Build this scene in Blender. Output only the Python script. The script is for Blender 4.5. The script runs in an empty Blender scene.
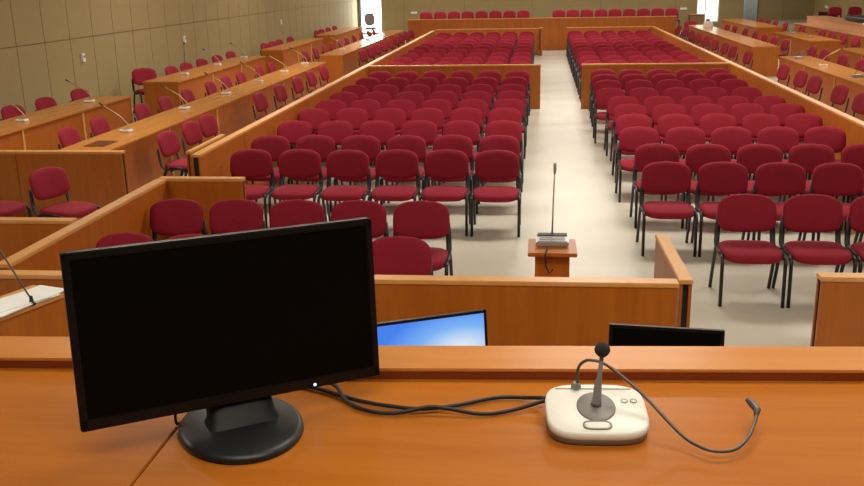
import bpy, bmesh, math, random
from mathutils import Vector, Matrix
random.seed(7)
COL = bpy.context.scene.collection
PI = math.pi
ORD = ['zeroth', 'first', 'second', 'third', 'fourth', 'fifth', 'sixth', 'seventh', 'eighth', 'ninth', 'tenth', 'eleventh',
       'twelfth', 'thirteenth', 'fourteenth', 'fifteenth', 'sixteenth', 'seventeenth', 'eighteenth', 'nineteenth']

# ------------------------------------------------------------------ materials
def new_mat(name):
    m = bpy.data.materials.new(name); m.use_nodes = True
    nt = m.node_tree
    return m, nt, nt.nodes['Principled BSDF']

def plain(name, col, rough=.5, metal=0., spec=.5, noise=0., nscale=60., bump=0.):
    m, nt, b = new_mat(name)
    b.inputs['Base Color'].default_value = (*col, 1)
    b.inputs['Roughness'].default_value = rough
    b.inputs['Metallic'].default_value = metal
    b.inputs['Specular IOR Level'].default_value = spec
    if noise or bump:
        tc = nt.nodes.new('ShaderNodeTexCoord'); n = nt.nodes.new('ShaderNodeTexNoise')
        n.inputs['Scale'].default_value = nscale; n.inputs['Detail'].default_value = 4
        nt.links.new(tc.outputs['Object'], n.inputs['Vector'])
        if noise:
            mx = nt.nodes.new('ShaderNodeMix'); mx.data_type = 'RGBA'
            mx.inputs[6].default_value = (*[c*(1-noise) for c in col], 1)
            mx.inputs[7].default_value = (*[min(1, c*(1+noise)) for c in col], 1)
            nt.links.new(n.outputs['Fac'], mx.inputs[0]); nt.links.new(mx.outputs[2], b.inputs['Base Color'])
        if bump:
            bp = nt.nodes.new('ShaderNodeBump'); bp.inputs['Strength'].default_value = bump
            bp.inputs['Distance'].default_value = .002
            nt.links.new(n.outputs['Fac'], bp.inputs['Height']); nt.links.new(bp.outputs['Normal'], b.inputs['Normal'])
    return m

def wood(name, c1, c2, scale, rough=.35, coat=0.):
    """laminate with fine grain; scale = noise scale per axis (small along the grain)"""
    m, nt, b = new_mat(name)
    tc = nt.nodes.new('ShaderNodeTexCoord'); mp = nt.nodes.new('ShaderNodeMapping')
    mp.inputs['Scale'].default_value = scale
    n = nt.nodes.new('ShaderNodeTexNoise'); n.inputs['Scale'].default_value = 1.; n.inputs['Detail'].default_value = 5
    n.inputs['Roughness'].default_value = .6; n.inputs['Distortion'].default_value = .4
    cr = nt.nodes.new('ShaderNodeValToRGB')
    cr.color_ramp.elements[0].position = .3; cr.color_ramp.elements[0].color = (*c1, 1)
    cr.color_ramp.elements[1].position = .72; cr.color_ramp.elements[1].color = (*c2, 1)
    nt.links.new(tc.outputs['Object'], mp.inputs['Vector']); nt.links.new(mp.outputs['Vector'], n.inputs['Vector'])
    nt.links.new(n.outputs['Fac'], cr.inputs['Fac']); nt.links.new(cr.outputs['Color'], b.inputs['Base Color'])
    b.inputs['Roughness'].default_value = rough
    b.inputs['Coat Weight'].default_value = coat
    return m

def emit(name, col, strength):
    m, nt, b = new_mat(name)
    b.inputs['Base Color'].default_value = (0, 0, 0, 1)
    b.inputs['Emission Color'].default_value = (*col, 1); b.inputs['Emission Strength'].default_value = strength
    return m

W1, W2 = (.40, .105, .007), (.50, .15, .014)
M = {}
M['panel'] = wood('orange_beech_panel', W1, W2, (14, 14, 1.2), .38)
M['desk_front'] = wood('shaded_beech_desk_front', (.37, .088, .004), (.46, .125, .008), (14, 14, 1.2), .4)  # panel beech with the desk fronts' shade put into the colour
M['desk_end'] = wood('shaded_beech_desk_end', (.39, .098, .005), (.48, .138, .010), (14, 14, 1.2), .4)  # same beech, darkened to paint in the shade on desk ends
M['cap'] = wood('light_beech_cap', (.66, .31, .085), (.76, .39, .13), (6, 6, 6), .35)  # lighter laminate, plus the light on upward faces put into the colour
M['top'] = wood('beech_desk_top', (.49, .165, .022), (.60, .23, .042), (14, 1.2, 14), .2)
M['podium'] = wood('podium_desk_top', (.40, .116, .010), (.49, .160, .018), (1.6, 18, 18), .24)
M['ledge'] = wood('podium_ledge_top', (.52, .19, .036), (.60, .24, .055), (1.6, 22, 22), .3)
M['ledge_edge'] = wood('podium_ledge_edge', (.20, .035, .008), (.26, .05, .011), (2, 18, 18), .4)
M['dark_gap'] = plain('dark_gap', (.008, .007, .006), .8)
M['red_wood'] = wood('dark_red_wood', (.10, .02, .008), (.16, .035, .012), (10, 1.5, 10), .35)
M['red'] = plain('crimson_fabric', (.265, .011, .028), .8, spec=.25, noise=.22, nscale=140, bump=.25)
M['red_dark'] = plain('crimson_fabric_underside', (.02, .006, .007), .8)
M['frame'] = plain('black_steel_tube', (.010, .010, .012), .38)
M['bracket'] = plain('black_plastic', (.014, .015, .019), .5)
M['glossy_black'] = plain('black_monitor_plastic', (.004, .004, .005), .38, spec=.3)
M['stand_black'] = plain('black_stand_plastic', (.009, .010, .011), .42)
M['neck_black'] = plain('black_neck_plastic', (.005, .0055, .006), .5, spec=.25)
M['screen_off'] = plain('dark_lcd_glass', (.0012, .0012, .0016), .45, spec=.10)
M['white_pl'] = plain('white_plastic', (.80, .79, .72), .4)
M['grey_pl'] = plain('grey_plastic', (.23, .23, .23), .45)
M['silver'] = plain('silver_plastic', (.42, .41, .39), .35, metal=.3)
M['mesh_grey'] = plain('grey_speaker_mesh', (.22, .21, .19), .55, metal=.2, noise=.4, nscale=900)
M['outline'] = plain('grey_outline', (.26, .25, .23), .5)
M['foam'] = plain('black_foam', (.02, .02, .02), .9)
M['metal'] = plain('gooseneck_metal', (.10, .095, .09), .4, metal=.6)
M['stem_light'] = plain('light_gooseneck', (.50, .38, .22), .4, metal=.3)
M['cable'] = plain('black_rubber_cable', (.010, .009, .009), .5)
M['paper'] = plain('white_paper', (.90, .91, .90), .8)
M['cloth_white'] = plain('white_cloth', (.8, .8, .78), .9)
M['led'] = emit('blue_led', (.25, .42, 1.), 3.2)
M['window'] = emit('window_daylight', (1., .97, .90), 13.)
M['window_r'] = emit('window_daylight_right', (1., .97, .82), 1.7)
M['frame_white'] = plain('window_frame_paint', (.62, .62, .58), .5)
M['curtain'] = plain('grey_green_curtain', (.42, .46, .44), .9)
M['blue_curtain'] = plain('pale_blue_curtain', (.50, .60, .68), .8)
M['wallp'] = plain('olive_tan_wall_panel', (.335, .255, .112), .75, noise=.05, nscale=3.)
M['seam'] = plain('wall_panel_seam', (.19, .14, .06), .9)
M['wall_back'] = plain('olive_back_wall', (.285, .215, .098), .8, noise=.05, nscale=2.)
M['ceil'] = plain('ceiling_white', (.75, .72, .65), .9)
M['rail_top'] = wood('beech_rail_painted_sheen', (.52, .24, .11), (.60, .30, .15), (10, 1.2, 10), .4)  # pale pinkish tone paints light reflecting off the beech
M['podium_floor'] = plain('podium_floor', (.30, .24, .18), .7)

def floor_mat():
    m, nt, b = new_mat('cream_polished_floor')
    tc = nt.nodes.new('ShaderNodeTexCoord'); n = nt.nodes.new('ShaderNodeTexNoise')
    n.inputs['Scale'].default_value = 1.4; n.inputs['Detail'].default_value = 5
    nt.links.new(tc.outputs['Object'], n.inputs['Vector'])
    cr = nt.nodes.new('ShaderNodeValToRGB')
    cr.color_ramp.elements[0].position = .3; cr.color_ramp.elements[0].color = (.53, .50, .425, 1)
    cr.color_ramp.elements[1].position = .7; cr.color_ramp.elements[1].color = (.60, .575, .50, 1)
    nt.links.new(n.outputs['Fac'], cr.inputs['Fac']); nt.links.new(cr.outputs['Color'], b.inputs['Base Color'])
    b.inputs['Roughness'].default_value = .30; b.inputs['Specular IOR Level'].default_value = .3
    return m
M['floor'] = floor_mat()

def blue_screen():
    m, nt, b = new_mat('blue_lit_screen')
    tc = nt.nodes.new('ShaderNodeTexCoord'); mp = nt.nodes.new('ShaderNodeMapping')
    mp.inputs['Location'].default_value = (-.42, 0, 0.); mp.inputs['Scale'].default_value = (2.9, 1, 5.5)
    g = nt.nodes.new('ShaderNodeTexGradient'); g.gradient_type = 'SPHERICAL'
    nt.links.new(tc.outputs['Object'], mp.inputs['Vector']); nt.links.new(mp.outputs['Vector'], g.inputs['Vector'])
    cr = nt.nodes.new('ShaderNodeValToRGB'); e = cr.color_ramp.elements
    e[0].position = 0; e[0].color = (.06, .24, .92, 1)
    e[1].position = .95; e[1].color = (.88, .96, 1, 1)
    k = cr.color_ramp.elements.new(.45); k.color = (.22, .50, 1, 1)
    nt.links.new(g.outputs['Fac'], cr.inputs['Fac'])
    b.inputs['Base Color'].default_value = (0, 0, 0, 1); b.inputs['Roughness'].default_value = .3
    nt.links.new(cr.outputs['Color'], b.inputs['Emission Color']); b.inputs['Emission Strength'].default_value = .9
    return m
M['blue'] = blue_screen()

# ------------------------------------------------------------------ mesh helpers
class MB:
    def __init__(s): s.v = []; s.f = []; s.m = []; s.mats = []; s.sm = []
    def mi(s, mat):
        if mat not in s.mats: s.mats.append(mat)
        return s.mats.index(mat)
    def add(s, vs, fs, mat, smooth=False):
        o = len(s.v); s.v += [Vector(p) for p in vs]; i = s.mi(mat)
        for f in fs:
            s.f.append([o+k for k in f]); s.m.append(i); s.sm.append(smooth)
        return s
    def box(s, x0, x1, y0, y1, z0, z1, mat, bev=0., mtx=None):
        if bev:
            bm = bmesh.new(); bmesh.ops.create_cube(bm, size=1.)
            for v in bm.verts:
                v.co = Vector(((x0+x1)/2+v.co.x*(x1-x0), (y0+y1)/2+v.co.y*(y1-y0), (z0+z1)/2+v.co.z*(z1-z0)))
            bmesh.ops.bevel(bm, geom=bm.edges[:], offset=bev, segments=2, affect='EDGES')
            bm.verts.index_update()
            vs = [v.co.copy() for v in bm.verts]; fs = [[v.index for v in f.verts] for f in bm.faces]; bm.free()
        else:
            vs = [Vector(p) for p in ((x0,y0,z0),(x1,y0,z0),(x1,y1,z0),(x0,y1,z0),(x0,y0,z1),(x1,y0,z1),(x1,y1,z1),(x0,y1,z1))]
            fs = [(3,2,1,0),(4,5,6,7),(0,1,5,4),(1,2,6,5),(2,3,7,6),(3,0,4,7)]
        if mtx: vs = [mtx @ v for v in vs]
        return s.add(vs, fs, mat)
    def tube(s, pts, r, mat, n=8, ry=None, up=None):
        """round (or, with ry, flattened) tube through pts; r may be a list"""
        pts = [Vector(p) for p in pts]; N = len(pts)
        rs = r if isinstance(r, (list, tuple)) else [r]*N
        vs = []; a = None
        for i, p in enumerate(pts):
            t = (pts[min(i+1, N-1)]-pts[max(i-1, 0)]).normalized()
            if a is None:
                a = Vector(up) if up else (Vector((1, 0, 0)) if abs(t.x) < .9 else Vector((0, 1, 0)))
            a = (a-t*a.dot(t)).normalized(); b = t.cross(a)
            k = (ry/rs[i]) if ry else 1.
            for j in range(n):
                q = 2*PI*j/n
                vs.append(p+a*math.cos(q)*rs[i]+b*math.sin(q)*rs[i]*k)
        fs = [(i*n+j, i*n+(j+1) % n, (i+1)*n+(j+1) % n, (i+1)*n+j) for i in range(N-1) for j in range(n)]
        fs += [list(range(n))[::-1], [(N-1)*n+j for j in range(n)]]
        return s.add(vs, fs, mat, True)
    def rings(s, rings, mat, smooth=True, cap0=True, cap1=True, mat1=None):
        n = len(rings[0]); vs = [p for r in rings for p in r]
        fs = [(i*n+j, i*n+(j+1) % n, (i+1)*n+(j+1) % n, (i+1)*n+j) for i in range(len(rings)-1) for j in range(n)]
        s.add(vs, fs, mat, smooth)
        if cap0: s.add(rings[0], [list(range(n))[::-1]], mat1 or mat, False)
        if cap1: s.add(rings[-1], [list(range(n))], mat, smooth)
        return s
    def lathe(s, prof, mat, n=24, c=(0, 0, 0), ky=1.):
        return s.rings([[(c[0]+r*math.cos(2*PI*j/n), c[1]+ky*r*math.sin(2*PI*j/n), c[2]+z) for j in range(n)] for r, z in prof], mat)
    def build(s, name, parent=None, fix=True):
        me = bpy.data.meshes.new(name); me.from_pydata(s.v, [], s.f)
        for m in s.mats: me.materials.append(m)
        me.polygons.foreach_set('material_index', s.m); me.polygons.foreach_set('use_smooth', s.sm)
        if fix:
            bm = bmesh.new(); bm.from_mesh(me); bmesh.ops.recalc_face_normals(bm, faces=bm.faces); bm.to_mesh(me); bm.free()
        me.update()
        o = bpy.data.objects.new(name, me); COL.objects.link(o)
        if parent: o.parent = parent
        return o

def tag(o, label=None, cat=None, group=None, kind=None):
    if label: o['label'] = label
    if cat: o['category'] = cat
    if group: o['group'] = group
    if kind: o['kind'] = kind
    return o
def thing(name, label, cat, loc=(0, 0, 0), rz=0., group=None):
    o = bpy.data.objects.new(name, None); COL.objects.link(o); o.empty_display_size = .1
    o.location = loc; o.rotation_euler = (0, 0, rz)
    return tag(o, label, cat, group)
def dup(o, parent=None):
    kids = [c for c in KIDS.get(o.name, [])]
    c = o.copy(); COL.objects.link(c)
    if parent: c.parent = parent
    for k in kids: dup(k, c)
    return c
KIDS = {}
def note_kids(o):
    KIDS[o.name] = list(o.children)
    for c in o.children: note_kids(c)

def sup(n, a, b, p=4., N=28):
    """superellipse outline points (a, b half-sizes)"""
    out = []
    for j in range(N):
        t = 2*PI*j/N; c, s_ = math.cos(t), math.sin(t)
        out.append((a*math.copysign(abs(c)**(2/p), c), b*math.copysign(abs(s_)**(2/p), s_)))
    return out

# ------------------------------------------------------------------ the setting
def structure(mb, name): return tag(mb.build(name), kind='structure')
XL, XR, YB, YF, ZC = -8.75, 12.4, 45., -3., 4.6
structure(MB().box(XL-.2, XR+.2, YF-.2, YB+.2, -.2, 0, M['floor']), 'floor')
structure(MB().box(XL-.2, XR+.2, YF-.2, YB+.2, ZC, ZC+.2, M['ceil']), 'ceiling')
wl = MB(); wl.box(XL-.2, XL, YF, YB, 0, ZC, M['seam'])
y = 9.35-.92*13
while y < YB:
    a, b = max(y, YF), min(y+.92-.009, YB)
    if b > a+.1:
        for z0, z1 in ((0, 1.602), (1.613, ZC)):
            wl.box(XL-.01, XL+.016, a, b, z0, z1, M['wallp'], .006)
    y += .92
structure(wl, 'wall_left')
wr = MB(); wr.box(XR, XR+.2, YF, YB, 0, ZC, M['seam'])
y = YF
while y < YB:
    wr.box(XR-.016, XR+.01, y, min(y+1.2-.014, YB), 0, ZC, M['wallp'], .006); y += 1.2
structure(wr, 'wall_right')
# back wall with its openings: left window, right window, right curtained strip
wb = MB()
OPEN = [(-8.62, -7.58, .05, 2.9), (7.17, 8.2, .35, 2.9)]
xs = XL
for x0, x1, z0, z1 in OPEN:
    wb.box(xs, x0, YB, YB+.25, 0, ZC, M['wall_back'])
    wb.box(x0, x1, YB, YB+.25, 0, z0, M['wall_back']); wb.box(x0, x1, YB, YB+.25, z1, ZC, M['wall_back'])
    xs = x1
wb.box(xs, XR, YB, YB+.25, 0, ZC, M['wall_back'])
for x in (-6.5, -3.6, -.4, 2.8, 6.2, 11.04):
    wb.box(x-.012, x+.012, YB-.004, YB+.01, 0, ZC, M['seam'])
structure(wb, 'wall_back')
structure(MB().box(XL, XR, YF-.2, YF, 0, ZC, M['wall_back']), 'wall_front')
for k, ((x0, x1, z0, z1), mat) in enumerate(zip(OPEN, (M['window'], M['window_r']))):
    w = MB().box(x0, x1, YB+.12, YB+.14, z0, z1, mat)
    for q in (x0, x1-.05): w.box(q, q+.05, YB+.05, YB+.12, z0, z1, M['frame_white'])
    if k: w.box((x0+x1)/2-.13, (x0+x1)/2-.09, YB+.06, YB+.12, z0, z1, M['frame_white'])
    w.box(x0+.05, x1-.05, YB+.05, YB+.12, z0, z0+.05, M['frame_white']); w.box(x0+.05, x1-.05, YB+.05, YB+.12, z1-.05, z1, M['frame_white'])
    structure(w, 'window_%d' % (k+1))
def curtain(x0, x1, label, mat):
    c = MB(); n = 28; top = []; 
    for z in (.12, 2.95):
        top.append([(x0+(x1-x0)*i/n, YB-.10+.035*math.sin(i*1.6), z) for i in range(n+1)])
    vs = top[0]+top[1]; m = n+1
    c.add(vs, [(i, i+1, m+i+1, m+i) for i in range(n)], mat, True)
    o = c.build('curtain', fix=False); so = o.modifiers.new('thick', 'SOLIDIFY'); so.thickness = .012
    return tag(o, label, 'curtain')
curtain(-8.72, -8.56, 'grey green curtain gathered at the left edge of the bright back window', M['curtain'])
curtain(9.27, 9.88, 'pale blue white curtain strip hanging on the back wall at far right', M['blue_curtain'])
# raised parts of the floor
structure(MB().box(-3.6, 3.4, -2.6, 1.97, 0, 1.0, M['podium_floor'], .01), 'floor_podium')
structure(MB().box(-4.9, 5.2, 34.2, 38.5, 0, .5, M['podium_floor'], .01), 'floor_back_tier')
structure(MB().box(10.35, 12.36, 26, 44.5, 0, .45, M['podium_floor'], .01), 'floor_right_tier')

# ------------------------------------------------------------------ partitions
def partition(label, p, q, h=.888, th=.09, seam=1.45, flat_end=False):
    """low double-skinned screen: two laminate skins around painted shade of the hollow, with a light cap"""
    p, q = Vector((*p, 0)), Vector((*q, 0)); L = (q-p).length
    o = thing('partition', label, 'partition', p, math.atan2(q.y-p.y, q.x-p.x), 'low wooden partitions')
    n = max(1, round(L/seam)); d = L/n; g = .0035
    for side in (-1, 1):
        y0, y1 = (-th/2, -th/2+.018) if side < 0 else (th/2-.018, th/2)
        for i in range(n):
            MB().box(i*d+g, (i+1)*d-g, y0, y1, .0, h-.028, M['panel']).build('panel', o)
    MB().box(.012, L-.012, -th/2+.018, th/2-.018, .0, h-.028, M['dark_gap']).build('gap_shade', o)  # black filler paints the shade of the hollow between the skins
    MB().box(-.004, L+.004, -th/2-.004, th/2+.004, h-.028, h, M['cap'], .004).build('cap', o)
    return o
partition('long low partition with light cap along the left of both left seating blocks', (-3.515, 9.02), (-3.54, 31.2))
partition('long low partition with light cap along the right of both right seating blocks', (3.71, 6.6), (3.74, 32.1))
partition('low partition across the back of the near left seating block', (-3.46, 18.75), (.02, 18.78))
partition('low partition across the back of the near right seating block', (.83, 18.75), (3.65, 18.75))
partition('low partition closing the back of the far left seating block beside the aisle', (-3.54, 31.95), (-.03, 31.95))
partition('low partition closing the back of the far right seating block beside the aisle', (.9, 32.18), (3.74, 32.22))
partition('tall wooden partition in front of the raised back row, spanning the aisle end', (-4.79, 34.05), (4.75, 34.0), 1.135)
partition('long low partition across the front with the small lectern right behind it', (-4.6, 5.05), (.80, 5.13), .90, seam=2.7)
partition('short low partition end with light cap running away right of the small lectern', (.852, 5.14), (.83, 6.12), .905, .07)
partition('low partition cut off by the right picture edge, in front of the nearest chairs', (1.62, 5.27), (3.3, 5.27), .908)
partition('low partition with light cap along the left side of the front pen', (-3.36, 5.2), (-3.36, 7.75), .908)
partition('short low partition behind the front pen chairs with a dark slotted end', (-3.40, 7.82), (-2.62, 7.82), .908)
partition('low partition outside the front pen at left, in front of two side chairs', (-5.6, 6.32), (-3.45, 6.32), .908)
partition('low partition closing the near end of the left long desks', (-7.2, 9.8), (-4.66, 9.8), .78)
partition('low gate leaf leaning along the near end of the left long partition', (-3.66, 9.2), (-3.66, 10.3), .888, .05)
# slim post at the end of the aisle
t = thing('gate_post', 'slim wooden gate post with dark edge at the far end of the aisle', 'post', (.03, 31.62, 0))
MB().box(-.05, .05, -.05, .2, 0, .895, M['panel'], .004).build('post', t)
MB().box(-.055, .055, -.055, .205, .895, .912, M['cap'], .004).build('cap', t)
MB().box(-.052, -.015, -.056, -.05, 0, .895, M['dark_gap']).build('edge_strip', t)

# ------------------------------------------------------------------ long desks with gooseneck microphones
def long_desk(label, x0, x1, y0, y1, side, z=.75, top='top', seam=1.9, drop=.0):
    """side = +1: closed front faces +x; -1: faces -x"""
    o = thing('long_desk', label, 'desk', ((x0+x1)/2, y0, 0), 0, 'long desks along the sides')
    w = (x1-x0)/2; L = y1-y0
    MB().box(-w, w, 0, L, z-.03, z, M[top], .004).build('desktop', o)
    fx0, fx1 = (w-.05, w-.03) if side > 0 else (-w+.03, -w+.05)
    n = max(1, round(L/seam)); d = L/n
    for i in range(n):
        MB().box(fx0, fx1, i*d+.004+(.02 if i == 0 else 0), (i+1)*d-.004-(.02 if i == n-1 else 0), 0, z-.03, M['desk_front']).build('front_panel', o)
        if i:
            a = fx1+.003 if side > 0 else fx0-.003
            MB().box(min(a, a+side*.014), max(a, a+side*.014), i*d-.02, i*d+.02, .0, z-.035, M['cap']).build('panel_strip', o)
    for yy in (0, L-.02):
        MB().box(-w+.02, w-.02, yy, yy+.02, 0, z-.03, M['desk_end']).build('end_panel', o)
    return o
long_desk('near inner long desk at left with a row of microphones on it', -5.56, -4.92, 9.92, 21.35, 1)
long_desk('far inner long desk at left, its top shining near the bright window', -5.56, -4.95, 23.3, 34.4, 1)
long_desk('nearest outer desk along the left wall, cut off by the left picture edge', -7.62, -6.92, 9.95, 15.1, 1)
long_desk('second outer desk along the left wall, facing the long inner desk', -7.68, -6.94, 17.3, 23.25, 1)
long_desk('third outer desk along the left wall, past the second one', -7.70, -7.05, 25.3, 30.2, 1)
long_desk('farthest outer desk along the left wall, ending beside the bright window', -7.72, -7.0, 31.95, 36.9, 1)
long_desk('near inner long desk at right with three microphones on it', 5.33, 6.0, 13.6, 21.75, -1)
long_desk('far inner long desk at right behind the right partition', 5.34, 6.04, 24.6, 35.2, -1)
long_desk('nearest outer desk at right, cut off by the right picture edge', 7.22, 8.1, 18.6, 23.9, -1)
long_desk('middle outer desk at right with two small microphones', 7.26, 8.08, 26.45, 30.5, -1)
long_desk('farthest outer desk at right, near the pale curtain strip', 7.28, 8.2, 33.1, 39.4, -1)
# third row at the right: a stepped wooden rail with a broad top
t = thing('rail_desk', 'long stepped wooden rail desk at upper right in front of the right tier', 'desk', (9.2, 20.5, 0))
RL = 15.2
MB().box(0, .02, 0, RL, 0, .72, M['desk_front']).build('front_panel', t)
MB().box(-.02, .42, 0, RL, .72, .75, M['rail_top'], .004).build('ledge', t)
MB().box(.42, .45, 0, RL, 0, .96, M['rail_top']).build('upper_panel', t)
MB().box(.40, 1.1, 0, RL, .96, .99, M['rail_top'], .004).build('desktop', t)
MB().box(1.06, 1.08, 0, RL, 0, .96, M['desk_front']).build('rear_panel', t)
for yy in (0, RL-.02): MB().box(.02, .42, yy, yy+.02, 0, .72, M['desk_end']).build('end_panel', t)

# ------------------------------------------------------------------ conference chairs
def m_seat():
    mb = MB(); rings = []
    def ring(k, z, droop=0.):
        pts = []
        for x, y in sup(0, .236*k, .228*k, 3.8):
            f = max(0., (-y-.08)/.148)
            pts.append((x, y-.045, z-droop*f*f))
        return pts
    prof = [(.86, .376, .016), (.965, .384, .018), (1., .408, .022), (.985, .432, .022), (.90, .446, .020), (.6, .453, .008), (.12, .454, 0)]
    rings = [ring(*q) for q in prof]
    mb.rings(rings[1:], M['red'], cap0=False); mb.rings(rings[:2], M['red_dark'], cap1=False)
    return mb
def m_back():
    mb = MB(); A, B, zc = .236, .132, .664
    def ring(k, off):
        pts = []
        for x, z in sup(0, A*k, B*k, 4.3):
            zz = z+(.030 if z > 0 else .016)*(1-(x/(A*k))**2)*(1 if z > 0 else -1)*(abs(z)/(B*k))*k
            y = off-.028*(x/A)**2+.160+(zz)*.25+.03
            pts.append((x, y, zc+zz))
        return pts
    mb.rings([ring(.15, -.026), ring(.7, -.025), ring(.93, -.019), ring(1., -.004), ring(1., .008)], M['red'], cap1=False)
    mb.rings([ring(1., .008), ring(.95, .018), ring(.5, .022), ring(.12, .022)], M['red'], cap0=False)
    return mb
LX = .243
def m_leg(sx, front):
    mb = MB(); x = sx*LX
    if front: mb.tube([(x, -.16, .405), (x, -.205, .39), (x, -.222, .36), (x, -.245, 0)], .015, M['frame'], 8, .020, (1, 0, 0))
    else: mb.tube([(x, .06, .405), (x, .10, .39), (x, .125, .35), (x, .245, 0)], .015, M['frame'], 8, .020, (1, 0, 0))
    return mb
def m_support(sx):
    mb = MB(); x = sx*.226
    mb.tube([(x, .02, .39), (x, .14, .395), (x, .178, .43), (x-sx*.003, .196, .52), (x-sx*.014, .216, .64)], .023, M['bracket'], 8, .010, (1, 0, 0))
    return mb
def m_frame():
    mb = MB()
    for sx in (-1, 1): mb.tube([(sx*LX, -.17, .405), (sx*LX, .07, .405)], .0135, M['frame'], 6, .019, (1, 0, 0))
    for y in (-.13, .05): mb.tube([(-LX, y, .372), (LX, y, .372)], .010, M['frame'], 6)
    mb.box(-.12, .12, -.12, .06, .360, .378, M['bracket'])
    return mb
def m_whole():
    mb = MB()
    for k in [m_seat(), m_back(), m_frame()]+[m_leg(s, f) for s in (-1, 1) for f in (0, 1)]+[m_support(s) for s in (-1, 1)]:
        o = len(mb.v); mb.v += k.v
        ids = [mb.mi(m) for m in k.mats]
        mb.f += [[o+i for i in f] for f in k.f]; mb.m += [ids[i] for i in k.m]; mb.sm += k.sm
    return mb
proto_used = [False]
chair0 = thing('conference_chair', 'x', 'chair')
m_seat().build('seat', chair0); m_back().build('backrest', chair0); m_frame().build('seat_frame', chair0)
for s in (-1, 1):
    for f in (1, 0): m_leg(s, f).build('leg', chair0)
    m_support(s).build('back_support', chair0)
note_kids(chair0)
far0 = m_whole().build('conference_chair'); far_used = [False]
def chair(x, y, rz, label, group, z=0., full=True, jit=1.):
    src, used = (chair0, proto_used) if full else (far0, far_used)
    if used[0]: o = dup(src)
    else: o, used[0] = src, True
    o.location = (x+random.uniform(-.004, .004)*jit, y+random.uniform(-.02, .02)*jit, z)
    o.rotation_euler = (0, 0, rz+random.uniform(-.014, .014)*jit)
    return tag(o, label, 'chair', group)
BK = .235                                     # back top sits this far behind the chair's centre
# near left block
rows = [9.70, 10.64, 11.77, 12.95, 13.91, 14.91, 15.91, 17.09, 18.31]
xo = [-.435, -.45, -.45, -.48, -.45, -.45, -.47, -.45, -.43]
for r, (yb, x0) in enumerate(zip(rows, xo)):
    for c in range(6):
        chair(x0-(.538 if r == 0 else .545)*c, yb-BK, 0, 'red chair, near left block, %s row from the front, %s seat from the aisle' % (ORD[r+1], ORD[c+1]),
              'chairs of the near left block')
# near right block
rows = [7.70, 9.06, 10.07, 11.24, 12.32, 13.31, 14.17, 15.25, 16.44, 17.45, 18.36]
xo = [1.72, 1.24, 1.27, 1.20, 1.24, 1.28, 1.25, 1.14, 1.18, 1.20, 1.23]
for r, (yb, x0) in enumerate(zip(rows, xo)):
    for c in range(3 if r == 0 else 5):
        xx = x0+(.524 if r == 0 else .535)*c
        if r == 0: lab = 'red chair, near right block, front row nearest the camera, %s seat from the aisle' % ORD[c+1]
        else: lab = 'red chair, near right block, %s row from the front, %s seat from the aisle' % (ORD[r+1], ORD[c+1])
        chair(xx, yb-BK, 0, lab, 'chairs of the near right block')
# far blocks
for r in range(10):
    yb = 20.3+1.21*r
    for c in range(6):
        chair(-.44-.545*c, yb-BK, 0, 'red chair, far left block, %s row from its front, %s seat from the aisle' % (ORD[r+1], ORD[c+1]),
              'chairs of the far left block', full=False)
    for c in range(5):
        chair(1.12+.54*c, yb-BK, 0, 'red chair, far right block, %s row from its front, %s seat from the aisle' % (ORD[r+1], ORD[c+1]),
              'chairs of the far right block', full=False)
# raised back row
for c in range(8): chair(-.64-.53*c, 35.9, 0, 'red chair back above the rear partition, left group, %s from the gap' % ORD[c+1], 'back row chairs', .5, False)
for c in range(9): chair(.69+.522*c, 35.9, 0, 'red chair back above the rear partition, right group, %s from the gap' % ORD[c+1], 'back row chairs', .5, False)
chair(5.62, 36.6, -.3, 'red chair with dark legs beyond the right end of the rear partition', 'back corner chairs', 0, False)
# front pen
for x, lab in zip((-3.055, -2.53, -2.005, -1.48, -.955), ('leftmost', 'second from left', 'middle', 'second from right', 'rightmost')):
    chair(x, 7.12, 0, 'red chair, back row of the front pen above the big monitor, %s' % lab, 'front pen chairs', jit=0)
chair(-3.02, 6.02, 0, 'red chair top just left above the big black monitor, front row of the pen', 'front pen chairs')
chair(-2.50, 6.03, 0, 'red chair top barely showing over the upper edge of the big black monitor', 'front pen chairs')
chair(-.98, 6.05, 0, 'red chair right of the big black monitor, nearest one in the front pen', 'front pen chairs')
# left side: chairs facing the hall (+x)
F = PI/2-.22
chair(-4.75, 8.56, F-.1, 'red chair seen side on between the low left partition and the desk end', 'left side chairs', jit=0)
chair(-5.52, 8.55, F, 'red chair seat at the left picture edge beside another side chair', 'left side chairs', jit=0)
chair(-5.10, 7.55, F, 'red chair seat corner showing just above the low left partition', 'left side chairs', jit=0)
ysn = [10.9, 11.7, 12.35, 14.8, 16.05, 17.25, 18.4, 19.5]
for i, yy in enumerate(ysn):
    chair(-4.64+BK, yy, PI/2-.1, 'red chair before the near inner left desk, %s from its near end' % ORD[i+1], 'chairs before the inner left desks')
ysf = [23.9, 25.0, 26.1, 27.2, 28.4, 29.6, 30.8, 32.0, 33.2]
for i, yy in enumerate(ysf):
    chair(-4.62+BK, yy, F, 'red chair in front of the far inner left desk, %s from its near end' % ORD[i+1], 'chairs before the inner left desks', full=False)
ysb = [11.2, 12.1, 13.5, 14.4, 15.4, 16.6, 17.5, 18.4, 19.7, 20.6]
for i, yy in enumerate(ysb):
    chair(-6.1+BK, yy, PI/2-.02, 'red chair back rising behind the near inner left desk, %s from its near end' % ORD[i+1], 'chairs behind the inner left desks')
ysb = [23.8, 24.9, 26.0, 27.0, 28.1, 29.1, 30.3, 31.6, 33.0, 34.0]
for i, yy in enumerate(ysb):
    chair(-6.1+BK, yy, PI/2-.02, 'red chair back rising behind the far inner left desk, %s from its near end' % ORD[i+1], 'chairs behind the inner left desks', full=False)
yso = [13.3, 14.3, 15.5]
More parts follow.
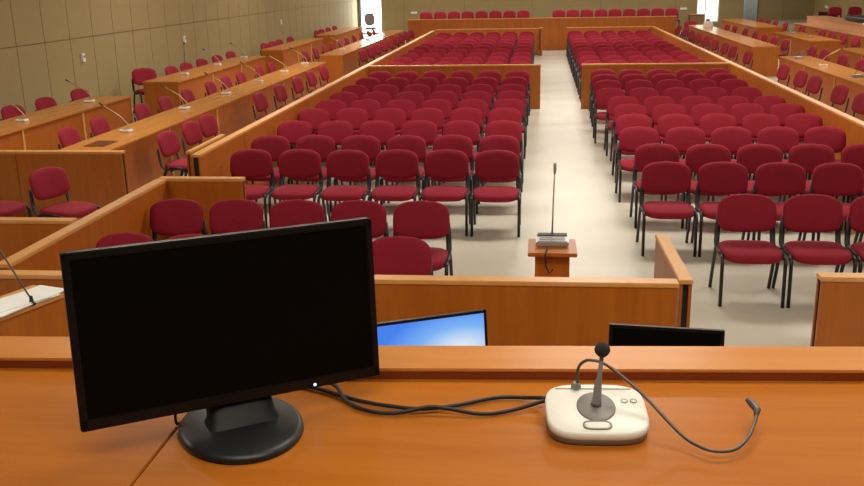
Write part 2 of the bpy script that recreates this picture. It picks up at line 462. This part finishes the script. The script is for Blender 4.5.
for i, yy in enumerate(yso):
    chair(-8.12+BK, yy, F, 'red chair behind the nearest outer left desk, %s from the picture edge' % ORD[i+1], 'chairs along the left wall')
ck = chair(-7.98, 18.3, .75, 'large looking red chair at the near corner of the second outer desk, left wall', 'chairs along the left wall'); ck.scale = (1.1, 1.1, 1.1)
for i, yy in enumerate([19.7, 20.6, 21.6, 22.7]):
    chair(-8.12+BK, yy, F, 'red chair behind the second outer left desk, %s after the corner chair' % ORD[i+1], 'chairs along the left wall')
for i, yy in enumerate([23.8, 26.9, 27.75, 28.5, 29.8]):
    chair(-8.12+BK, yy, F, 'red chair behind the third outer left desk, %s from its near end' % ORD[i+1], 'chairs along the left wall', full=False)
for i, yy in enumerate([33.55, 34.3, 35.4, 36.6]):
    chair(-8.12+BK, yy, F, 'red chair behind the farthest outer left desk, %s from its near end' % ORD[i+1], 'chairs along the left wall', full=False)
# right side: chairs facing the hall (-x)
for i, yy in enumerate([14.35, 15.4, 16.85, 17.75, 19.0]):
    chair(4.84-BK, yy, -(PI/2-.17), 'red chair before the near inner right desk, %s from the picture edge' % ORD[i+1], 'chairs before the inner right desks')
for i, yy in enumerate([22.4, 24.1, 25.2, 26.6, 28.0, 29.4, 30.8, 32.2, 33.6]):
    chair(4.86-BK, yy, -(PI/2-.17), 'red chair in front of the far inner right desk, %s from its near end' % ORD[i+1], 'chairs before the inner right desks', full=False)
for i, yy in enumerate([20.0, 21.2]):
    chair(6.62-BK, yy, -(PI/2-.1), 'red chair behind the near inner right desk, %s from the picture edge' % ORD[i+1], 'chairs behind the inner right desks')
for i, yy in enumerate([22.6, 23.6]):
    chair(6.62-BK, yy, -(PI/2-.1), 'red chair in the gap beyond the near inner right desk, %s one' % ('nearer', 'farther')[i], 'chairs behind the inner right desks')
for i, yy in enumerate([26.2, 27.4, 28.6, 29.8, 31.3, 33.0, 34.3]):
    chair(6.62-BK, yy, -(PI/2-.1), 'red chair behind the far inner right desk, %s from its near end' % ORD[i+1], 'chairs behind the inner right desks', full=False)
for i, yy in enumerate([21.7, 22.9]):
    chair(8.72-BK, yy, -(PI/2-.1), 'red chair behind the nearest outer right desk, %s from the picture edge' % ORD[i+1], 'chairs behind the outer right desks', full=False)
for i, yy in enumerate([27.1, 28.2, 29.3, 30.3]):
    chair(8.72-BK, yy, -(PI/2-.1), 'red chair behind the middle outer right desk, %s from its near end' % ORD[i+1], 'chairs behind the outer right desks', full=False)
for i, yy in enumerate([32.6, 34.8, 36.2, 37.4, 38.6]):
    chair(8.72-BK, yy, -(PI/2-.1), 'red chair behind the farthest outer right desk, %s from its near end' % ORD[i+1], 'chairs behind the outer right desks', full=False)
for x, lab in ((10.75, 'left'), (11.45, 'right')):
    chair(x, 36.1, 0, 'red chair on the raised right tier by the corner, %s one of the two' % lab, 'chairs on the right tier', .45, False, 0)

# office chair in front of the bright window
t = thing('office_chair', 'grey armchair on a central column silhouetted against the bright left window', 'chair', (-7.42, 41.0, 0), .35)
gr = plain('glare_washed_office_fabric', (.26, .22, .24), .8)  # glare from the window behind is mixed into the fabric colour
MB().rings([[(x, yv, z) for x, yv in sup(0, .25*k, .24*k)] for k, z in ((.9, .44), (1, .46), (1, .50), (.85, .53))], gr).build('seat', t)
MB().rings([[(x, off+.24+z*.1, .86+z) for x, z in sup(0, .23*k, .27*k, 3.2)] for k, off in ((.9, -.03), (1, -.01), (1, .02), (.9, .035))], gr).build('backrest', t)
MB().tube([(0, .1, .46), (0, .25, .5), (0, .29, .7)], .02, M['frame']).build('back_support', t)
for s in (-1, 1):
    MB().tube([(s*.22, .05, .47), (s*.30, .05, .48), (s*.31, .05, .70), (s*.30, -.12, .72), (s*.30, .16, .72)], .018, M['frame']).build('armrest', t)
MB().tube([(0, 0, .07), (0, 0, .45)], .028, M['frame']).build('column', t)
b = MB()
for k in range(5):
    a = 2*PI*k/5; b.tube([(0, 0, .08), (.28*math.cos(a), .28*math.sin(a), .05), (.30*math.cos(a), .30*math.sin(a), .018)], .018, M['frame'])
b.build('star_base', t)

# ------------------------------------------------------------------ microphones on the side desks
mic0 = thing('desk_microphone', 'x', 'microphone')
MB().box(-.08, .08, -.055, .055, 0, .035, M['white_pl'], .01).build('base', mic0)
MB().box(-.045, .03, -.03, .03, .035, .040, M['grey_pl']).build('button_plate', mic0)
st = MB().tube([(.05, 0, .03), (.04, 0, .10), (-.06, 0, .20), (-.30, 0, .335)], .007, M['stem_light'], 6).build('gooseneck', mic0)
MB().tube([(-.30, 0, .335), (-.355, 0, .365)], .011, M['frame'], 8).build('capsule', st)
note_kids(mic0)
mic1 = thing('desk_microphone', 'x', 'microphone')
MB().box(-.10, .10, -.07, .07, 0, .04, M['grey_pl'], .01).build('base', mic1)
MB().box(-.06, .05, -.05, .0, .04, .045, M['white_pl']).build('button_plate', mic1)
st = MB().tube([(.05, 0, .03), (.04, 0, .08), (-.02, 0, .13), (-.16, 0, .17)], .007, M['metal'], 6).build('gooseneck', mic1)
MB().tube([(-.16, 0, .17), (-.21, 0, .175)], .011, M['frame'], 8).build('capsule', st)
note_kids(mic1); mic1_used = [False]
def dark_mic(x, y, rz, label, group):
    o = dup(mic1) if mic1_used[0] else mic1
    mic1_used[0] = True
    o.location = (x, y, .75); o.rotation_euler = (0, 0, rz)
    return tag(o, label, 'microphone', group)
mic_used = [False]
def desk_mic(x, y, rz, label, group):
    o = dup(mic0) if mic_used[0] else mic0
    mic_used[0] = True
    o.location = (x, y, .75); o.rotation_euler = (0, 0, rz)
    return tag(o, label, 'microphone', group)
for i, (x, y) in enumerate([(-5.30, 11.3), (-5.34, 13.45), (-5.31, 15.29), (-5.31, 17.18), (-5.31, 19.02), (-5.34, 20.9)]):
    desk_mic(x, y, random.uniform(-.2, .1), 'small white gooseneck microphone on the near inner left desk, %s from its near end' % ORD[i+1], 'microphones on the inner left desks')
for i, (x, y) in enumerate([(-5.36, 25.1), (-5.36, 29.0), (-5.3, 27.4)][:2]):
    desk_mic(x, y, random.uniform(-.2, .1), 'tiny white gooseneck microphone on the far inner left desk, %s one' % ('nearer', 'farther')[i], 'microphones on the inner left desks')
for i, (x, y) in enumerate([(-7.25, 12.22), (-7.28, 14.31)]):
    desk_mic(x, y, random.uniform(-.2, .1), 'small white gooseneck microphone on the nearest outer left desk, %s one' % ('nearer', 'farther')[i], 'microphones on the outer left desks')
for i, (x, y) in enumerate([(-7.36, 20.78), (-7.38, 22.8)]):
    desk_mic(x, y, random.uniform(-.2, .1), 'small white gooseneck microphone on the second outer left desk, %s after the upright one' % ORD[i+1], 'microphones on the outer left desks')
for i, (x, y) in enumerate([(5.62, 17.31), (5.62, 19.38), (5.58, 21.1)]):
    (desk_mic if i == 1 else dark_mic)(x, y, PI+random.uniform(-.1, .1), ('small gooseneck microphone with long light stem, near inner right desk' if i == 1 else 'small dark low microphone on the near inner right desk, %s one' % ('nearest', '', 'farthest')[i]), 'microphones on the inner right desks')
for i, (x, y) in enumerate([(7.62, 27.8), (7.62, 29.6)]):
    dark_mic(x, y, PI+random.uniform(-.1, .1), 'tiny gooseneck microphone on the middle outer right desk, %s one' % ('nearer', 'farther')[i], 'microphones on the outer right desks')
# the one with its stem straight up
t = thing('desk_microphone', 'white gooseneck microphone with its stem standing straight up, second outer left desk', 'microphone', (-7.34, 18.66, .75), 0, 'microphones on the outer left desks')
MB().box(-.08, .08, -.055, .055, 0, .035, M['white_pl'], .01).build('base', t)
MB().tube([(.03, 0, .03), (.03, 0, .30), (.045, 0, .60)], .007, M['metal'], 6).build('gooseneck', t)
MB().tube([(.045, 0, .60), (.05, 0, .67)], .012, M['frame'], 8).build('capsule', t)

tag(MB().box(-5.36, -5.10, 10.25, 10.62, .7505, .757, M['red_wood'], .002).build('folder'), 'dark flat folder lying on the near end of the inner left desk', 'folder')
# wall boxes
for (y, lab) in ((17.08, 'nearest'), (22.34, 'middle'), (31.19, 'farthest')):
    t = thing('wall_box', 'small white box on the left wall above the chairs, %s of three' % lab, 'wall box', (XL+.016, y, 1.24), 0, 'white boxes on the left wall')
    MB().box(0, .05, -.055, .055, -.08, .08, M['white_pl'], .008).build('cover', t)
    MB().box(.05, .058, -.03, .03, .0, .045, M['grey_pl'], .003).build('button', t)
for (x, lab) in ((-6.02, 'left of the raised back row'), (6.58, 'right of the raised back row')):
    t = thing('wall_plate', 'small white plate on the back wall %s' % lab, 'wall plate', (x, YB, .98), 0, 'white plates on the back wall')
    MB().box(-.15, .15, -.03, 0, -.05, .05, M['white_pl'], .008).build('cover', t)
    MB().box(-.12, .12, -.034, -.03, -.03, .03, M['white_pl'], .001).build('face', t)
t = thing('wall_plate', 'small white plate on the right wall above the corner chairs', 'wall plate', (XR-.016, 43.0, 1.03), 0, 'white plates on the back wall')
MB().box(-.03, 0, -.22, .22, -.05, .05, M['white_pl'], .008).build('cover', t)
# odds and ends at the far right
t = thing('side_table', 'dark reddish wooden table on the right tier in front of the corner', 'table', (10.9, 38.0, .45))
MB().box(-.35, .45, -.3, .3, .55, .59, M['red_wood'], .004).build('tabletop', t)
for x in (-.3, .38): MB().box(x-.02, x+.02, -.26, .26, 0, .55, M['red_wood']).build('side_panel', t)
MB().box(-.28, .36, -.20, -.18, .1, .55, M['red_wood']).build('front_panel', t)
t = thing('equipment_bag', 'long black equipment bag lying on the rail desk at upper right', 'bag', (9.98, 31.0, .99))
MB().rings([[(x*1., yy, .09+z*.09) for x, z in sup(0, .16*k, 1.*k, 3)] for yy, k in ((-1.2, .55), (-1.1, .9), (0, 1.), (1.1, .9), (1.2, .55))], M['bracket']).build('body', t)
MB().tube([(0, -.25, .16), (0, -.15, .23), (0, .15, .23), (0, .25, .16)], .012, M['frame'], 6).build('handle', t)
tag(MB().box(9.63, 9.80, 29.3, 29.7, .991, 1.03, M['paper'], .004).build('paper_stack'), 'small stack of white papers beside the black bag at upper right', 'papers')
t = thing('low_cabinet', 'low brown wooden cabinet standing below the left part of the right window', 'cabinet', (7.02, 44.0, 0))
MB().box(-.32, .32, -.22, .22, 0, .74, M['red_wood'], .004).build('body', t)
for s in (-1, 1): MB().box(min(0, s*.31)+.005, max(0, s*.31)-.005, -.238, -.22, .04, .70, plain('brown_cabinet_door', (.20, .11, .05), .5)).build('door', t)
MB().box(-.34, .34, -.25, .24, .74, .77, M['rail_top'], .004).build('top', t)
t = thing('white_bag', 'white bag with a dark flap on the far inner right desk below the right window', 'bag', (5.78, 33.6, .75))
MB().rings([[(x, yv, z) for x, yv in sup(0, .17*k, .13*k, 3)] for k, z in ((.9, 0), (1, .06), (.85, .16), (.6, .22))], M['cloth_white']).build('body', t)
MB().rings([[(x-.02, yv, z) for x, yv in sup(0, .13*k, .1*k, 3)] for k, z in ((.5, .22), (.6, .23), (.5, .27), (.2, .28))], M['bracket']).build('flap', t)

# ------------------------------------------------------------------ small lectern with its microphone
t = thing('small_lectern', 'small square wooden lectern stand in front of the aisle', 'lectern', (.105, 6.32, 0))
MB().box(-.17, .17, -.18, .19, .722, .75, M['panel'], .004).build('top', t)
for s in (-1, 1): MB().box(min(s*.10, s*.12), max(s*.10, s*.12), -.13, .13, 0, .722, M['panel']).build('side_panel', t)
for yy in (-.13, .11): MB().box(-.10, .10, yy, yy+.02, 0, .722, M['panel']).build('front_panel', t)
t = thing('lectern_microphone', 'grey microphone unit with thin upright gooseneck on the small lectern', 'microphone', (.105, 6.36, .75))
mm = Matrix.Rotation(.16, 4, 'X')
MB().box(-.115, .115, -.075, .075, 0, .045, M['silver'], .01, mm).build('base', t).location = (0, 0, .012)
MB().box(-.09, .09, -.05, -.005, .045, .049, M['grey_pl'], 0, mm).build('keypad', t).location = (0, 0, .012)
MB().box(-.105, .105, .02, .06, .045, .052, M['bracket'], 0, mm).build('speaker_slot', t).location = (0, 0, .012)
g = MB().tube([(0, .06, .05), (.002, .07, .22), (.006, .075, .39), (.01, .07, .515)], [.007, .005, .005, .005], M['silver'], 8).build('gooseneck', t)
MB().tube([(.01, .07, .50), (.011, .068, .525), (.011, .066, .57), (.011, .066, .58)], [.007, .011, .011, .006], M['silver'], 10).build('capsule', g)
tag(MB().tube([(.07, 6.25, .757), (.06, 6.15, .757), (.055, 6.128, .745), (.06, 6.125, .66), (.085, 6.125, .61), (.11, 6.125, .64)], .006, M['cable'], 6).build('lectern_cable'),
    'thin dark cable hanging over the front edge of the small lectern', 'cable')

# ------------------------------------------------------------------ lower clerks' tier in front of the podium
t = thing('clerk_desk', 'low desk between podium and front partition carrying the two smaller screens', 'desk', (0, 3.3, 0))
MB().box(-1.3, 1.4, 0, .75, .72, .75, M['top'], .004).build('desktop', t)
MB().box(-1.25, 1.35, .70, .72, 0, .72, M['desk_front']).build('front_panel', t)
for x in (-1.27, 1.35): MB().box(x, x+.02, .05, .70, 0, .72, M['desk_end']).build('side_panel', t)
def monitor(label, c, yaw, tilt, W, H, zdesk, screen, neck=True, base_r=.11, roll=0., led=False, bez=.014):
    """c = centre of the screen face; local frame: screen in xz, facing -y"""
    o = thing('monitor', label, 'monitor', (c[0], c[1], zdesk), yaw, 'flat screens')
    h = c[2]-zdesk
    R = Matrix.Translation((0, 0, h)) @ Matrix.Rotation(-tilt, 4, 'X') @ Matrix.Rotation(-roll, 4, 'Y')
    sc = MB().box(-W/2+bez, W/2-bez, -.0005, .004, -H/2+bez*1.55, H/2-bez, screen).build('screen', o); sc.matrix_local = R
    fr = MB()
    fr.box(-W/2, W/2, -.004, .022, H/2-bez, H/2, M['glossy_black'], .002); fr.box(-W/2, W/2, -.004, .022, -H/2, -H/2+bez*1.55, M['glossy_black'], .002)
    fr.box(-W/2, -W/2+bez, -.004, .022, -H/2, H/2, M['glossy_black'], .002); fr.box(W/2-bez, W/2, -.004, .022, -H/2, H/2, M['glossy_black'], .002)
    b_ = fr.build('bezel', o); b_.matrix_local = R
    bk = MB().box(-W/2+.003, W/2-.003, .006, .03, -H/2+.003, H/2-.003, M['glossy_black'], .003)
    bk.rings([[(x, yv, z) for x, z in sup(0, W*.36*k, H*.38*k, 5)] for k, yv in ((1., .028), (.95, .045), (.8, .055))], M['glossy_black'])
    k_ = bk.build('back_cover', o); k_.matrix_local = R
    if led:
        l = MB().lathe([(.0032, 0), (.003, .001)], M['led'], 12).build('power_light', b_)
        l.matrix_local = Matrix.Translation((W/2-.142, -.0045, -H/2+.007)) @ Matrix.Rotation(PI/2, 4, 'X')
    # neck and round foot
    nk = MB(); prof = []
    for z, w, d in ((.012, .075, .045), (.03, .066, .03), (h*.6, .058, .024), (h*.95, .055, .02)):
        prof.append([(x, -.014+.085*min(1, z/h*1.5)+yv, z) for x, yv in sup(0, w, d, 4, 20)])
    nk.rings(prof, M['neck_black']); nk.build('neck', o)
    MB().lathe([(base_r, 0), (base_r+.002, .004), (base_r, .012), (base_r*.93, .017), (base_r*.3, .020), (.005, .020)], M['stand_black'], 48, (-.006, -.014, 0), 1.2).build('foot', o)
    return o
monitor('small monitor with lit blue screen between the podium edge and front partition', (-.445, 3.52, 1.096), .42, .12, .53, .31, .75, M['blue'], bez=.012)
monitor('small black screen with dark face rising behind the podium edge at right', (.522, 3.55, 1.055), -.10, .1, .455, .33, .75, M['screen_off'])
# left clerk desk with paper and microphone
SD = .90
t = thing('side_desk', 'slanted wooden desk corner under the white papers at left edge', 'desk', (-2.755, 4.62, 0), -.375)
MB().box(-.27, .02, -.60, .14, SD-.03, SD, M['cap'], .004).build('desktop', t)
MB().box(-.02, 0, -.56, .12, 0, SD-.03, M['panel']).build('side_panel', t)
MB().box(-.25, -.02, -.56, -.54, 0, SD-.03, M['panel']).build('front_panel', t)
pp = MB()
for k, (dx, dy, a) in enumerate(((0, 0, 0), (.03, .05, .12), (-.03, -.05, -.10))):
    m_ = Matrix.Translation((-2.885+dx, 4.50+dy, SD+.001+.006*k)) @ Matrix.Rotation(-.40+a, 4, 'Z')
    pp.box(-.105, .105, -.24, .24, 0, .0055, M['paper'], 0, m_)
tag(pp.build('papers'), 'loose white papers on the slanted desk at the left picture edge', 'papers')
t = thing('desk_microphone', 'dark gooseneck microphone leaning left over the white papers at left edge', 'microphone', (-2.775, 4.515, SD))
MB().lathe([(.022, 0), (.022, .010), (.012, .02), (.008, .05)], M['frame'], 16).build('base', t)
g = MB().tube([(0, 0, .03), (-.02, .0, .07), (-.15, .02, .30), (-.27, .03, .50)], .005, M['metal'], 8).build('gooseneck', t)
MB().tube([(-.27, .03, .50), (-.30, .033, .555)], .011, M['frame'], 10).build('capsule', g)

# ------------------------------------------------------------------ podium desks (foreground)
DZ = 1.75
def podium_desk(label, x0, x1, yl, slope):
    o = thing('podium_desk', label, 'desk', (x0, 0, 1.0), 0)
    h = DZ-1.0; L = x1-x0
    def sh(bm_, y):    # skew so the front edge follows the slightly turned ledge
        for v in bm_.v:
            if v.y > .9: v.y += slope*v.x
        return bm_
    sh(MB().box(0, L, .75, yl+.13, h-.03, h, M['podium'], .002), 1).build('desktop', o)
    sh(MB().box(0, L, yl, yl+.012, h, h+.018, M['ledge_edge']), 1).build('ledge_edge', o)
    sh(MB().box(0, L, yl-.002, yl+.132, h+.018, h+.026, M['ledge'], .002), 1).build('ledge', o)
    sh(MB().box(0, L, yl+.105, yl+.13, 0, h+.018, M['panel']), 1).build('front_panel', o)
    for x in (.01, L-.03): MB().box(x, x+.02, .8, yl+.02-.05, 0, h-.03, M['panel']).build('side_panel', o)
    return o
podium_desk('large foreground wooden desk carrying the big monitor and white microphone unit', -.704, 1.3, 1.818, .062)
podium_desk('foreground wooden desk left of the seam, partly hidden by the big monitor', -2.3, -.7075, 1.784, .05)
monitor('big black monitor on a round stand in the left foreground', (-.577, 1.60, 1.976), .568, .095, .587, .331, DZ, M['screen_off'],
        base_r=.118, roll=-.02, led=True)

# white conference unit
t = thing('conference_unit', 'white rounded microphone unit with grey speaker disc on the foreground desk', 'microphone', (.118, 1.655, DZ), .06)
def plate(k, z0, tilt, a=.098, b=.084):
    return [(x, yv, z0+(yv+b)*tilt) for x, yv in sup(0, a*k, b*k, 3.7, 48)]
TL = .15
MB().rings([plate(.93, 0, 0), plate(.97, .003, .03), plate(.985, .013, TL*.7)], M['grey_pl']).build('underside', t)
MB().rings([plate(.985, .013, TL*.7), plate(1., .0165, TL*.9), plate(1., .020, TL), plate(.985, .0245, TL), plate(.95, .0265, TL), plate(.5, .0268, TL)], M['white_pl']).build('housing', t)
def on_top(x, yv, dz=0.): return Vector((x, yv, .0270+(yv+.084)*TL+dz))
tilt_m = lambda x, yv, dz=0.: Matrix.Translation(on_top(x, yv, dz)) @ Matrix.Rotation(math.atan(TL), 4, 'X')
o = MB().lathe([(.0375, -.001), (.0375, .0015), (.035, .003), (.012, .0035)], M['mesh_grey'], 40).build('speaker_disc', t); o.matrix_local = tilt_m(0, .002) @ Matrix.Diagonal((1, 1.28, 1, 1))
ring = MB()
def loop_tube(mb, pts, r, mat): mb.tube(pts+[pts[0]], r, mat, 6)
loop_tube(ring, [(x, yv, .001) for x, yv in sup(0, .026, .0125, 3.2, 28)], .0016, M['outline'])
o = ring.build('talk_button', t); o.matrix_local = tilt_m(-.004, -.058)
MB().rings([[(x, yv, z) for x, yv in sup(0, .024*k, .0105*k, 3.2, 24)] for k, z in ((1, 0), (1, .0015), (.8, .002))], M['white_pl']).build('button_face', o)
for x in (.057, .075):
    o = MB(); loop_tube(o, [(.0062*math.cos(2*PI*k/16), .0062*math.sin(2*PI*k/16), .0006) for k in range(16)], .0009, M['outline'])
    o = o.build('round_button', t); o.matrix_local = tilt_m(x, .022)
    MB().lathe([(.0058, -.0005), (.0055, .0008), (.001, .001)], M['white_pl'], 16).build('button_face', o)
o = MB().box(-.075, .075, -.0012, .0012, -.001, .0006, M['outline']).build('slot', t); o.matrix_local = tilt_m(0, .064)
o = MB().lathe([(.010, 0), (.010, .006), (.006, .012)], M['grey_pl'], 16).build('gooseneck_socket', t); o.matrix_local = tilt_m(-.033, .068)
# its bent gooseneck, in world coordinates
gpts = [(.085, 1.72, 1.805), (.083, 1.72, 1.83), (.087, 1.72, 1.848), (.096, 1.715, 1.860), (.109, 1.71, 1.865), (.139, 1.70, 1.860), (.201, 1.66, 1.823),
        (.268, 1.59, 1.775), (.300, 1.555, 1.767), (.328, 1.54, 1.767), (.362, 1.552, 1.766), (.391, 1.585, 1.774), (.414, 1.635, 1.783), (.421, 1.66, 1.788)]
def smooth_path(p, n=4):
    p = [Vector(q) for q in p]; out = []
    for i in range(len(p)-1):
        a, b, c, d = p[max(i-1, 0)], p[i], p[i+1], p[min(i+2, len(p)-1)]
        for k in range(n):
            u = k/n
            out.append(.5*((2*b)+(c-a)*u+(2*a-5*b+4*c-d)*u*u+(3*b-a-3*c+d)*u**3))
    return out+[p[-1]]
inv = (Matrix.Translation(t.location) @ Matrix.Rotation(.06, 4, 'Z')).inverted()
g = MB().tube([inv @ q for q in smooth_path(gpts)], .0032, M['metal'], 10).build('gooseneck', t)
MB().tube([inv @ Vector(q) for q in ((.419, 1.652, 1.786), (.424, 1.668, 1.789), (.418, 1.688, 1.793), (.412, 1.70, 1.796))], [.0045, .0072, .0075, .005], M['metal'], 12).build('capsule', g)
# little ball microphone standing on the disc
top = (Matrix.Translation(t.location) @ Matrix.Rotation(.06, 4, 'Z')) @ on_top(0, .004, .0033)
t2 = thing('ball_microphone', 'small dark microphone with foam ball standing on the white unit', 'microphone', top)
MB().tube([(0, 0, 0), (.001, 0, .006), (.003, 0, .05), (.005, 0, .058), (.008, 0, .108)], [.0105, .0095, .0068, .0045, .0040], M['grey_pl'], 14).build('stem', t2)
MB().lathe([(.002, -.0155), (.009, -.012), (.0138, -.006), (.0155, 0), (.0138, .006), (.009, .012), (.002, .0155)], M['foam'], 20, (.0085, 0, .116)).build('foam_ball', t2)

# cables on the desk
CA = [(-.60, 1.86-.06, 1.758), (-.53, 1.79, 1.757), (-.458, 1.765, 1.757), (-.364, 1.717, 1.757), (-.276, 1.693, 1.757), (-.222, 1.688, 1.758), (-.157, 1.712, 1.757), (-.079, 1.753, 1.757), (-.02, 1.755, 1.758), (.020, 1.735, 1.768)]
CB = [(-.57, 1.80, 1.766), (-.50, 1.80, 1.766), (-.43, 1.775, 1.765), (-.391, 1.715, 1.757), (-.342, 1.675, 1.757), (-.28, 1.666, 1.757), (-.215, 1.680, 1.766), (-.175, 1.68, 1.764), (-.108, 1.676, 1.757), (-.049, 1.695, 1.757), (.018, 1.722, 1.768)]
tag(MB().tube(smooth_path(CA), .0044, M['cable'], 8).build('cable'), 'black cable from the monitor taking the upper curve to the white unit', 'cable', 'cables on the desk')
tag(MB().tube(smooth_path(CB), .0044, M['cable'], 8).build('cable'), 'black cable from the monitor sagging lower towards the white unit', 'cable', 'cables on the desk')
tag(MB().tube(smooth_path([(-.700, 1.585, 1.86), (-.703, 1.58, 1.80), (-.704, 1.578, 1.765), (-.699, 1.60, 1.757), (-.67, 1.68, 1.757)]), .003, M['cable'], 8).build('cable'),
    'short black cable hanging behind the lower edge of the big monitor', 'cable', 'cables on the desk')

# ------------------------------------------------------------------ light
def area(x, y, z, sx, sy, power, col=(1, .93, .80), rot=(0, 0, 0)):
    l = bpy.data.lights.new('ceiling_lamp', 'AREA'); l.shape = 'RECTANGLE'; l.size = sx; l.size_y = sy
    l.energy = power; l.color = col
    o = bpy.data.objects.new('ceiling_lamp', l); COL.objects.link(o); o.location = (x, y, z); o.rotation_euler = rot
    return o
for yy, p in ((3.5, 120), (11, 225), (19, 230), (27, 215), (35, 170), (41.5, 130)):
    for xx in (-4.8, 1.0, 7.0):
        area(xx, yy, ZC-.06, 2.2, 1.2, p*(.68 if xx < 0 and yy < 14 else .78 if xx == 1.0 else .88))
area(.2, 0.3, ZC-.06, 3.0, .8, 70)
w = bpy.data.worlds.new('World'); bpy.context.scene.world = w; w.use_nodes = True
w.node_tree.nodes['Background'].inputs[0].default_value = (1, .94, .85, 1); w.node_tree.nodes['Background'].inputs[1].default_value = .2

# ------------------------------------------------------------------ camera
cam = bpy.data.cameras.new('Camera'); co = bpy.data.objects.new('Camera', cam); COL.objects.link(co)
r, d, f = Vector((.993416, .113021, -.01873)), Vector((.0135055, -.277887, -.960519)), Vector((-.113764, .953942, -.277584))
m = Matrix((( r.x, -d.x, -f.x, 0), (r.y, -d.y, -f.y, 0), (r.z, -d.z, -f.z, 2.6), (0, 0, 0, 1)))
co.matrix_world = m
cam.sensor_width = 36; cam.lens = 920/864*36; cam.clip_start = .05; cam.clip_end = 200
bpy.context.scene.camera = co
vs = bpy.context.scene.view_settings
vs.view_transform = 'Standard'; vs.look = 'None'; vs.gamma = 1.; vs.use_curve_mapping = False; vs.exposure = 0.
